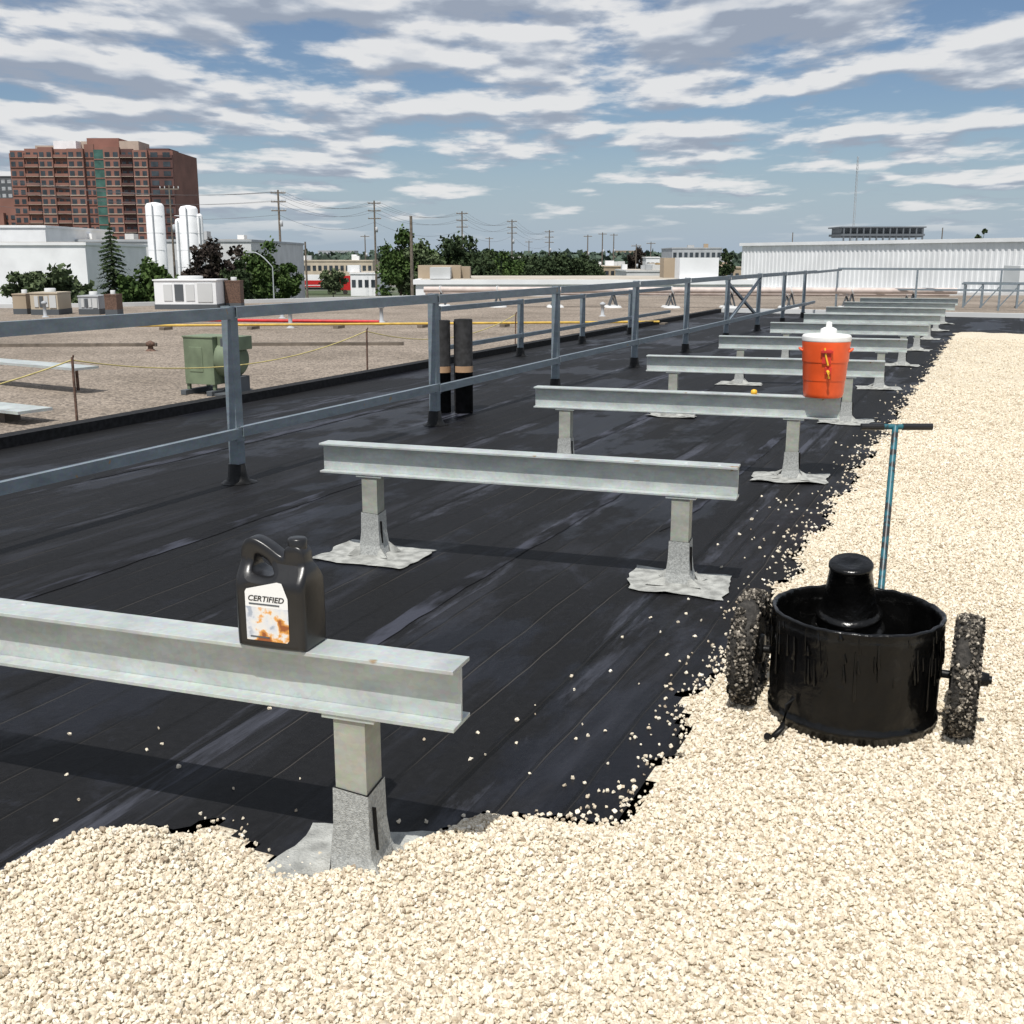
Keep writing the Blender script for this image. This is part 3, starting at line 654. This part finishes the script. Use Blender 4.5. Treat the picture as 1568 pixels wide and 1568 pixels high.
for q in[(-3.4,29,.35),(-6.4,31,.3),(-5.3,26.6,.4),(2.6,32,.3),(-6.5,19.9,.08,M_rust),(-13.2,31.5,.35)]:vent(*q)

# ------------------------------------------------------------ distant buildings
def windows(b,x,y,w,d,z0,z1,rows,cols,fr,m,rz=A):
    R=Matrix.Rotation(rz,3,'Z')
    for i in range(rows):
        for j in range(cols):
            p=R@Vector((-w/2+w*(j+.5)/cols,-d/2-.03,0));hh=(z1-z0)/rows
            b.box((x+p.x,y+p.y,z0+hh*(i+.5)),(w/cols*fr,.08,hh*.5),m,rz=rz)
def bld(name,b0,b1,e,y,m,d=25,rows=0,cols=0,wm=M_glass,units=0,band=None):
    x0,x1=b0*.001*y,b1*.001*y;w=x1-x0;zt=E(e,y);cx,cy=W((x0+x1)/2,y+d/2)
    b=B(name);b.box((cx,cy,(zt+GZ)/2),(w,d,zt-GZ),m,rz=A)
    b.box((cx,cy,zt+.15),(w+.3,d+.3,.3),band or m,rz=A)
    b.box((cx,cy,zt+.32),(w-.6,d-.6,.05),M_roofb,rz=A)
    if rows: windows(b,cx,cy,w,d,GZ+1,zt-.4,rows,cols,.6,wm)
    rn=random.Random(int(b0*7+y))
    R=Matrix.Rotation(A,3,'Z')
    for i in range(units):
        p=R@Vector((rn.uniform(-.45,.45)*w,rn.uniform(-.45,0)*d,0));h=rn.uniform(.6,1.5)
        b.box((cx+p.x,cy+p.y,zt+.35+h/2),(rn.uniform(1,2.8),rn.uniform(1,2.5),h),rn.choice([M_ltgrey,M_grey,M_tanb,M_wallwhite]),rz=A)
    return b.done()
bld('white_warehouse',-520,-412,26,150,M_wallwhite,units=0)
bld('grey_warehouse',-416,-231,14,160,M_ltgrey,units=7,band=M_grey,d=40,rows=1,cols=10,wm=M_grey)
bld('white_warehouse',-520,-378,11,120,M_wallwhite,d=20,units=1)
bld('dark_office_block',-500,-437,69,430,M_darkb,rows=14,cols=12,wm=M_grey)
bld('low_shop',-193,-124,-3,300,M_beige,rows=2,cols=14,units=4)
bld('low_shop',-144,-121,-14,230,M_wallwhite,rows=1,cols=4,units=1)
bld('low_shop',67,102,-8,280,M_tanb,rows=2,cols=7,units=4)
bld('low_shop',119,131,0,300,M_wallwhite,rows=2,cols=3)
bld('office_block',142,186,8,350,M_grey,rows=3,cols=9,units=2)
bld('low_shop',134,160,-6,250,M_orangeb,rows=1,cols=6,units=2)
bld('low_shop',157,208,-9,220,M_tanb,rows=2,cols=10,units=5)
bld('low_shop',102,148,-12,230,M_ltgrey,rows=1,cols=8,units=5)
bld('low_shop',-2,18,-6,200,M_grey,rows=1,cols=4,units=2)
bld('low_shop',-260,-215,-10,220,M_ltgrey,rows=1,cols=8,units=2)
bld('low_shop',-125,-40,-9,330,M_tanb,rows=2,cols=14,units=4)
bld('low_shop',20,66,-13,260,M_wallwhite,rows=1,cols=9,units=4)
bld('office_block',-172,-140,6,900,M_grey,rows=4,cols=8);bld('office_block',-220,-190,7,950,M_beige,rows=4,cols=8);bld('office_block',-60,-35,4,900,M_ltgrey,rows=3,cols=8)
bld('office_block',92,112,6,800,M_tanb,rows=4,cols=6)
bld('long_low_building',-86,215,-23,72,M_wallwhite,d=14,units=5,band=M_wallwhite)
b=B('semi_trailer');x0,x1,yy=-.199*240,-.146*240,240
cx,cy=W((x0+x1)/2,yy);R=Matrix.Rotation(A,3,'Z')
def lb(b,cx,cy,p,dim,m): q=R@Vector((p[0],p[1],0));b.box((cx+q.x,cy+q.y,p[2]),dim,m,rz=A)
Wt=x1-x0
lb(b,cx,cy,(-.8,0,-3.2),(Wt-2,2.5,2.6),M_wallwhite);lb(b,cx,cy,(-.8,-1.27,-3.5),(Wt-2,.04,.9),M_redp);lb(b,cx,cy,(-.8,-1.27,-4.3),(Wt-2,.04,.3),M_redp)
lb(b,cx,cy,(Wt/2-.5,0,-3.6),(2.2,2.4,3.0),M_redp);lb(b,cx,cy,(Wt/2-.3,-1.22,-3.0),(1.2,.06,.8),M_glass)
lb(b,cx,cy,(0,0,-4.8),(Wt-1,1.2,.4),M_darkb)
for dx in(-.42,-.34,.2,.27,.46):
    q=R@Vector((dx*Wt,-1.1,0));
    b.tube([(cx+q.x,cy+q.y,GZ+.5),(cx+q.x+.3*sA,cy+q.y-.3*cA,GZ+.5)],.5,M_rubber,n=14)
b.done()
for bb_,e_,r_ in((-314,47.6,1.2),(-284.5,45,1.2),(-275,38,.4),(-294,34,.45)):
    x,y=S(bb_,150);zt=E(e_,150);b=B('storage_silo')
    b.lathe((x,y,GZ),[(r_,0),(r_,zt-GZ-.5),(r_*.8,zt-GZ-.15),(r_*.2,zt-GZ),(0,zt-GZ)],M_wallwhite,n=24)
    for i in range(6): b.lathe((x,y,GZ+2+i*2.2),[(r_+.01,0),(r_+.03,.03),(r_+.01,.06)],M_wallwhite,n=24)
    b.beam((x+r_*sA+.1,y-r_*cA-.1,GZ),(x+r_*sA+.1,y-r_*cA-.1,zt-.3),.15,.08,M_grey);b.done()

def apartment():
    b=B('apartment_building');y=400;x0,x1=-.4365*y,-.295*y;w=x1-x0;d=30;cx,cy=W((x0+x1)/2,y+d/2)
    def q(px,py,z,dim,m): lb(b,cx,cy,(px,py,z),dim,m)
    zt=38;fl=14;fh=(zt-GZ)/fl
    q(0,0,(zt+GZ)/2,(w,d,zt-GZ),M_brick)
    segs=[(0,.09,M_brick,.8,37),(.09,.18,M_brick,.0,38.6),(.18,.27,M_brick,1.2,39),(.27,.36,M_brick,0,38.5),(.36,.46,M_brick,1.6,38.5),(.46,.52,M_brick,.4,40),(.52,.58,M_green_glass,.9,38.2),(.58,.68,M_brick,1.2,39),(.68,.76,M_brick_shade,.2,38.5),(.76,.85,M_brick,1.2,38),(.85,1.0,M_brick_shade,.4,36.5)]  # right end uses the darker brick copy as its painted shaded part
    for a,c,m,pr,tz in segs:
        sx0=-w/2+w*a;sx1=-w/2+w*c;sw=sx1-sx0;mx=(sx0+sx1)/2
        q(mx,-d/2-pr/2,(tz+GZ)/2,(sw-.06,pr+.3,tz-GZ),m)
        yf=-d/2-pr-.15
        for k in range(fl):
            z=GZ+fh*(k+.5)
            if m is M_green_glass:
                q(mx,yf-.05,GZ+fh*k+.1,(sw,.2,.35),M_brick);continue
            nn=2
            for j in range(nn):
                wx=sx0+sw*(j+.5)/nn
                q(wx,yf-.04,z+.1,(sw/nn*.58,.12,fh*.52),M_glass)
            q(mx,yf-.10,z-fh*.30,(sw*.94,.3,.30),M_conc if m is M_brick and pr>.9 else m)
            if pr<.3:
                q(mx,yf-.65,z-fh*.28,(sw*.9,1.2,.15),M_conc);q(mx,yf-1.22,z-fh*.12,(sw*.9,.06,.9),m)
    q(-w*.02,2,zt+1.6,(w*.48,12,5.0),M_conc);q(w*.02,-1,zt+2.4,(w*.20,10,5.2),M_brick)
    q(-w*.20,-3,zt+1.3,(w*.14,12,5),M_wallwhite);q(w*.20,-3,zt+1.2,(w*.12,12,5),M_conc);q(-w*.34,-2,zt+.6,(w*.12,10,3.6),M_conc)
    q(w*.36,0,zt+.3,(w*.14,12,2.4),M_brick_shade)
    q(-w/2-3,-4,(22+GZ)/2,(8,22,22-GZ),M_brick);q(-w/2-6,-6,(17+GZ)/2,(5,22,17-GZ),M_brick)
    for k in range(9):
        for j in range(3): q(-w/2-6.2+j*2.6,-17.1 if j==0 else -15.1,GZ+2+k*2.45,(1.5,.2,1.3),M_glass)
    q(0,-6,-1,(w*.9,24,10),M_brick)
    b.done()
apartment()

def corr():
    b=B('white_corrugated_warehouse');p0=Vector(W(20.6,101));p1=Vector(W(45,50))
    d=(p1-p0);L=d.length;d.normalize();nrm=Vector((d.y,-d.x))
    if nrm.dot(-p0)<0:nrm=-nrm
    zt=2.65;zb=GZ;step=.5;nn=int(L/step);pts=[]
    for i in range(nn):
        for t,o in((0,0),(.18,0),(.25,.05),(.43,.05)):
            p=p0+d*(i*step+t)+nrm*o;pts.append(p)
    vs=[(p.x,p.y,z) for p in pts for z in(zb,zt)]
    b.add(vs,[(2*i,2*i+2,2*i+3,2*i+1) for i in range(len(pts)-1)],M_wallwhite)
    ang=math.atan2(d.y,d.x);c=(p0+p1)/2+nrm*.05
    b.box((c.x,c.y,zt+.12),(L+.3,.34,.26),M_wallwhite,rz=ang)
    c2=(p0+p1)/2-nrm*15.2;b.box((c2.x,c2.y,(zt-.2+zb)/2),(L,30,zt-.2-zb),M_wallwhite,rz=ang)
    c3=(p0+p1)/2+nrm*.3;b.box((c3.x,c3.y,-1.0),(L,.5,.25),M_ltgrey,rz=ang)
    b.done()
    b=B('rooftop_louvre_unit')
    xa,ya=W(.001*328*98,100)
    b.box((xa,ya,3.55),(7.2,4,.18),M_darkb,rz=A);b.box((xa,ya,4.2),(7.4,4,.10),M_darkb,rz=A)
    for i in range(13):
        q=R@Vector((-3.4+i*.57,-1.9,0));b.box((xa+q.x,ya+q.y,3.55),(.12,.12,1.3),M_darkb,rz=A)
    b.box((xa,ya,3.75),(7.0,3.0,.8),M_darkb,rz=A);b.done()
corr()
b=B('small_annex');x,y=W(27.7,60.5);b.box((x,y,.2),(1.6,2,2.0),M_wallwhite,rz=A);b.box((x+.2,y-1.05,.2),(.5,.05,1.2),M_darkb,rz=A);b.box((x,y,-3.2),(1.5,1.9,4.6),M_wallwhite,rz=A);b.done()

b=B('radio_mast');x,y=S(301,400);zt=E(86,400)
for k in range(3):
    a=k*2.094;b.tube([(x+.5*math.cos(a),y+.5*math.sin(a),GZ),(x+.25*math.cos(a),y+.25*math.sin(a),zt)],.07,M_grey,n=5)
for i in range(34):
    z0=GZ+i*(zt-GZ)/34;z1=z0+(zt-GZ)/34
    for k in range(3):
        a=k*2.094;a2=a+2.094;b.tube([(x+.45*math.cos(a),y+.45*math.sin(a),z0),(x+.45*math.cos(a2),y+.45*math.sin(a2),z1)],.04,M_grey,n=4,caps=False)
b.done()

tops=[]
def upole(bb_,e,y,r=.20,arms=3):
    x,yy=S(bb_,y);zt=E(e,y);b=B('utility_pole');b.tube([(x,yy,GZ),(x,yy,zt)],[r*1.25,r*.8],M_wood,n=8)
    for i in range(arms):
        z=zt-.5-i*1.5;l=1.3
        b.beam((x-l*cA,yy-l*sA,z),(x+l*cA,yy+l*sA,z),.18,.18,M_wood)
        for k in(-1,-.5,.5,1): b.tube([(x+l*k*cA*.95,yy+l*k*sA*.95,z+.07),(x+l*k*cA*.95,yy+l*k*sA*.95,z+.38)],.07,M_ltgrey,n=5)
    if arms: b.lathe((x+.35*cA,yy+.35*sA,zt-6.2),[(0,0),(.28,0),(.28,1.0),(0,1.1)],M_grey,n=10)
    b.done();tops.append((x,yy,zt,y))
PL=[(-205,58,200),(-121,49,230),(-44,40,260),(0,33,300),(33,24,330)]
for p in PL: upole(*p)
main=list(tops)
for p in[(-89,36,95,.15,0),(-183,14,150,.14,0),(-300,62,155,.14,1),(67,20,350,.2,1),(80,22,350,.2,1),(90,21,380,.2,1),(248,22,250,.12,0),(-130,20,330,.18,1),(-95,10,200,.12,1),(-240,8,180,.1,0),(110,12,300,.15,1),(123,14,330,.15,1),(380,26,180,.1,0),(-20,18,380,.18,1),(15,15,400,.18,1)]: upole(*p)
b=B('power_lines')
def wire(p,q,sag,r=.022):
    pts=[]
    for i in range(13):
        t=i/12;pts.append((p[0]+(q[0]-p[0])*t,p[1]+(q[1]-p[1])*t,p[2]+(q[2]-p[2])*t-4*sag*t*(1-t)))
    b.tube(pts,r,M_wire,n=4,caps=False)
lft=(*S(-520,160),E(82,160))
chain=[lft]+[t[:3] for t in main]
for p,q in zip(chain[:-1],chain[1:]):
    for k,dz in((-1.1,-.3),(.0,-.3),(1.1,-.3),(-.9,-1.8),(.9,-1.8),(0,-4.2)):
        o1=(p[0]+k*cA,p[1]+k*sA,p[2]+dz);o2=(q[0]+k*cA,q[1]+k*sA,q[2]+dz);wire(o1,o2,2.0)
b.done()
for bb_,e,y in((-213,5,110),(-225,2,140)):
    x,yy=S(bb_,y);zt=E(e,y);b=B('street_lamp')
    pts=[(x,yy,GZ),(x,yy,zt-1.4)]+[(x-t*1.9*cA,yy-t*1.9*sA,zt-1.4+1.4*math.sin(t*math.pi/2)) for t in(.2,.4,.6,.8,1)]
    b.tube(pts,.06,M_grey,n=8);b.box((x-2.1*cA,yy-2.1*sA,zt),(.8,.3,.15),M_grey,rz=A);b.done()

# ------------------------------------------------------------ trees
def tree(bb_,e,y,w,leaf=M_leaf,dens=1.0,seed=0,name='tree'):
    rn=random.Random(seed);x,yy=S(bb_,y);zt=E(e,y);H=zt-GZ
    b=B(name);r0=.03*H*.6
    b.tube([(x,yy,GZ),(x+.1,yy,GZ+H*.35),(x-.1,yy+.1,GZ+H*.75)],[r0,r0*.7,r0*.25],M_bark,n=8)
    cz=GZ+H*.58;rv=H*.42;lobes=[]
    for i in range(int(52*dens)):
        th=rn.uniform(0,6.28);ph=math.acos(rn.uniform(-.9,1));rr=rn.uniform(.2,.92)
        k=1+.3*mnoise.noise(Vector((math.cos(th)*1.5+seed,math.sin(th)*1.5,ph)))
        lobes.append(Vector((x+w/2*rr*k*math.sin(ph)*math.cos(th),yy+w/2*rr*k*math.sin(ph)*math.sin(th),cz+rv*rr*math.cos(ph)*.97)))
    for l in lobes[::5]: b.tube([(x,yy,GZ+H*rn.uniform(.3,.55)),((x+l.x)/2,(yy+l.y)/2,(l.z+cz)/2-.2),tuple(l)],[r0*.4,r0*.25,r0*.08],M_bark,n=5,caps=False)
    vs=[];fs=[];ls=.14+w*.014
    for l in lobes:
        lr=w*rn.uniform(.09,.17)
        for _ in range(110):
            d=Vector((rn.gauss(0,1),rn.gauss(0,1),rn.gauss(0,.8)));d=d.normalized()*lr*rn.uniform(.2,1.1)
            p=l+d;a=Vector((rn.gauss(0,1),rn.gauss(0,1),rn.gauss(0,1))).normalized();c_=a.cross(Vector((rn.gauss(0,1),rn.gauss(0,1),rn.gauss(0,1)))).normalized()
            s=ls*rn.uniform(.6,1.4);o=len(vs);vs+=[p+a*s,p+c_*s*.7,p-a*s,p-c_*s*.7];fs.append((o,o+1,o+2,o+3))
    b.add(vs,fs,leaf);b.done()
def conifer(bb_,e,y,w,seed=0):
    rn=random.Random(seed);x,yy=S(bb_,y);zt=E(e,y);H=zt-GZ;b=B('spruce_tree')
    b.tube([(x,yy,GZ),(x,yy,zt)],[.2,.03],M_bark,n=7);vs=[];fs=[]
    nl=30
    for i in range(nl):
        t=i/(nl-1);z=GZ+H*(.12+.87*t);R0=w/2*(1-t)**.75*rn.uniform(.8,1.15)+.08
        for k in range(13):
            a=rn.uniform(0,6.28);L_=R0*rn.uniform(.6,1.2);dx,dy=math.cos(a),math.sin(a)
            for s in range(6):
                u=(s+.5)/6;p=Vector((x+dx*L_*u,yy+dy*L_*u,z-.28*L_*u+rn.uniform(-.06,.06)))
                wd=.22*(1-u*.6)*max(.5,R0);o=len(vs);q=Vector((-dy,dx,0))
                l=L_/6*.9;dv=Vector((dx,dy,-.3))*l
                vs+=[p+q*wd+Vector((0,0,-.16)),p+dv,p-q*wd+Vector((0,0,-.16)),p-dv];fs.append((o,o+1,o+2,o+3))
    b.add(vs,fs,M_leafd);b.done()
conifer(-355,31,88,4.6,1)
T=[(-410,1,80,5.4,M_leaf2),(-432,-5,78,3.6,M_leaf2),(-322,0,84,4.8,M_leaf),(-342,-12,82,3,M_leaf),(-263,18,120,7.0,M_leafp),(-246,4,118,4,M_leafd),(-222,17,130,6.2,M_leaf),(-200,4,135,3.5,M_leaf),(-100,26,140,7,M_leaf),(-84,15,140,6.5,M_leaf2),(-51,26,150,9.5,M_leafd),(-72,14,150,7,M_leaf),(-30,13,155,7,M_leafd),(-12,8,165,7.5,M_leaf),(12,6,190,9,M_leafd),(30,5,195,9,M_leafd),(47,6,200,10,M_leafd),(66,3,220,8,M_leafd),(110,12,310,6,M_leafp),(190,11,200,3,M_leafd),(414,32,150,2.6,M_leafd),(-160,-8,200,5,M_leaf2),(-300,-12,100,3.5,M_leaf)]
for i,t in enumerate(T): tree(*t[:4],leaf=t[4],seed=i+3,dens=1.0)
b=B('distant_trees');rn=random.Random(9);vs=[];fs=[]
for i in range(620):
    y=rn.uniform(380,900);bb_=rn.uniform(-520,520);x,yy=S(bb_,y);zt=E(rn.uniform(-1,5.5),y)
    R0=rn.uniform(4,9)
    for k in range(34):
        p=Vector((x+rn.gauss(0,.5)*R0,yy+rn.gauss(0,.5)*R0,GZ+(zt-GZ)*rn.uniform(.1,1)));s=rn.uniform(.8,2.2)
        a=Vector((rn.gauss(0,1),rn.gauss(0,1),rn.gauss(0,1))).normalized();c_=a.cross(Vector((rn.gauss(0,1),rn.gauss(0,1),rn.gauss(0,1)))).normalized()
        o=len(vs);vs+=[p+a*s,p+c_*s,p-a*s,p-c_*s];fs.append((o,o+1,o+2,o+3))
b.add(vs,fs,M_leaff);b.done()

# ------------------------------------------------------------ sky, sun
w=bpy.data.worlds.new('World');scene.world=w;w.use_nodes=True;nt=w.node_tree;N=nt.nodes;L=nt.links;N.clear()
out=N.new('ShaderNodeOutputWorld')
sky=N.new('ShaderNodeTexSky');sky.sky_type='NISHITA';sky.sun_disc=False;sky.sun_elevation=math.radians(62);sky.sun_rotation=math.radians(175)
sky.air_density=1.0;sky.dust_density=.4;sky.ozone_density=1.6
tint=N.new('ShaderNodeMix');tint.data_type='RGBA';tint.blend_type='MULTIPLY';tint.inputs[0].default_value=1;tint.inputs[7].default_value=(.84,.90,1.0,1)
L.new(sky.outputs[0],tint.inputs[6])
bg=N.new('ShaderNodeBackground');bg.inputs[1].default_value=.080;L.new(tint.outputs[2],bg.inputs[0])
tc=N.new('ShaderNodeTexCoord')
rot=N.new('ShaderNodeVectorRotate');rot.rotation_type='Z_AXIS';rot.inputs['Angle'].default_value=-A;L.new(tc.outputs['Generated'],rot.inputs['Vector'])
sep=N.new('ShaderNodeSeparateXYZ');L.new(rot.outputs[0],sep.inputs[0])
def m_(op,a,b_=0,c_=None):
    k=N.new('ShaderNodeMath');k.operation=op
    for i,q in enumerate((a,b_) if c_ is None else (a,b_,c_)):
        if isinstance(q,(int,float)):k.inputs[i].default_value=q
        else:L.new(q,k.inputs[i])
    return k.outputs[0]
zz=m_('MAXIMUM',sep.outputs['Z'],0.0)
def cloud(zexpr,scale,det,seed,ro=.55):
    cx=N.new('ShaderNodeCombineXYZ')
    L.new(m_('DIVIDE',sep.outputs['X'],m_('ADD',zexpr,.20)),cx.inputs[0]);L.new(m_('DIVIDE',.95,m_('ADD',zexpr,.155)),cx.inputs[1])
    L.new(m_('ADD',m_('MULTIPLY',sep.outputs['Y'],1.5),seed),cx.inputs[2])
    nz=N.new('ShaderNodeTexNoise');nz.inputs['Scale'].default_value=scale;nz.inputs['Detail'].default_value=det;nz.inputs['Roughness'].default_value=ro
    L.new(cx.outputs[0],nz.inputs['Vector']);return nz.outputs['Fac']
SEED=4.7
n0=cloud(zz,3.1,10,SEED,.55);n1=cloud(m_('ADD',zz,.010),3.1,3.5,SEED,.5);big=cloud(zz,.9,2,SEED+5)
cov=m_('ADD',n0,m_('MULTIPLY',m_('SUBTRACT',big,.5),.45))
bias=m_('ADD',m_('MULTIPLY',sep.outputs['X'],-.14),m_('MULTIPLY',m_('SUBTRACT',zz,.07),.9))
cov=m_('ADD',cov,m_('MINIMUM',bias,.10))
def mr(x,a,b_,c_,d_):
    k=N.new('ShaderNodeMapRange');k.interpolation_type='SMOOTHSTEP';L.new(x,k.inputs[0])
    for i,q in enumerate((a,b_,c_,d_)):k.inputs[i+1].default_value=q
    return k.outputs[0]
mask=mr(cov,.44,.58,0,1)
fade=mr(zz,.005,.05,.0,1);mask=m_('MULTIPLY',mask,fade)
lit=m_('SUBTRACT',n0,n1)
lum=mr(lit,-.09,.10,0,1)
thick=mr(cov,.60,.78,0,.34)
lum=m_('SUBTRACT',lum,thick)
cr=N.new('ShaderNodeValToRGB');e=cr.color_ramp.elements;e[0].position=0;e[0].color=(.36,.41,.50,1);e[1].position=.82;e[1].color=(.88,.88,.88,1);q=e.new(.3);q.color=(.50,.55,.63,1);q=e.new(.55);q.color=(.68,.71,.76,1)
L.new(lum,cr.inputs['Fac'])
bg2=N.new('ShaderNodeBackground');bg2.inputs[1].default_value=.92;L.new(cr.outputs['Color'],bg2.inputs[0])
hz_=N.new('ShaderNodeBackground');hz_.inputs[0].default_value=(.42,.53,.67,1);hz_.inputs[1].default_value=.88
h1=N.new('ShaderNodeMixShader');L.new(mr(zz,-.01,.12,.85,0),h1.inputs[0]);L.new(bg.outputs[0],h1.inputs[1]);L.new(hz_.outputs[0],h1.inputs[2])
mx=N.new('ShaderNodeMixShader');L.new(m_('MULTIPLY',mask,.92),mx.inputs[0]);L.new(h1.outputs[0],mx.inputs[1]);L.new(bg2.outputs[0],mx.inputs[2]);L.new(mx.outputs[0],out.inputs[0])

sd=bpy.data.lights.new('sun','SUN');sd.energy=4.7;sd.angle=math.radians(.5);sd.color=(1,.965,.91)
so=bpy.data.objects.new('sun',sd);scene.collection.objects.link(so)
el=math.radians(62);az=math.radians(95.3)
so.rotation_euler=Vector((math.cos(az)*math.cos(el),math.sin(az)*math.cos(el),-math.sin(el))).to_track_quat('-Z','Y').to_euler()

cam=bpy.data.cameras.new('camera');co=bpy.data.objects.new('camera',cam);scene.collection.objects.link(co)
cam.sensor_width=36;cam.lens=36*1681/1568;cam.clip_end=6000;cam.clip_start=.05
co.location=(0,0,1.6);co.rotation_euler=(math.pi/2-math.atan(389/1681),0,A)
scene.camera=co
scene.view_settings.view_transform='Standard';scene.view_settings.look='None';scene.view_settings.exposure=0
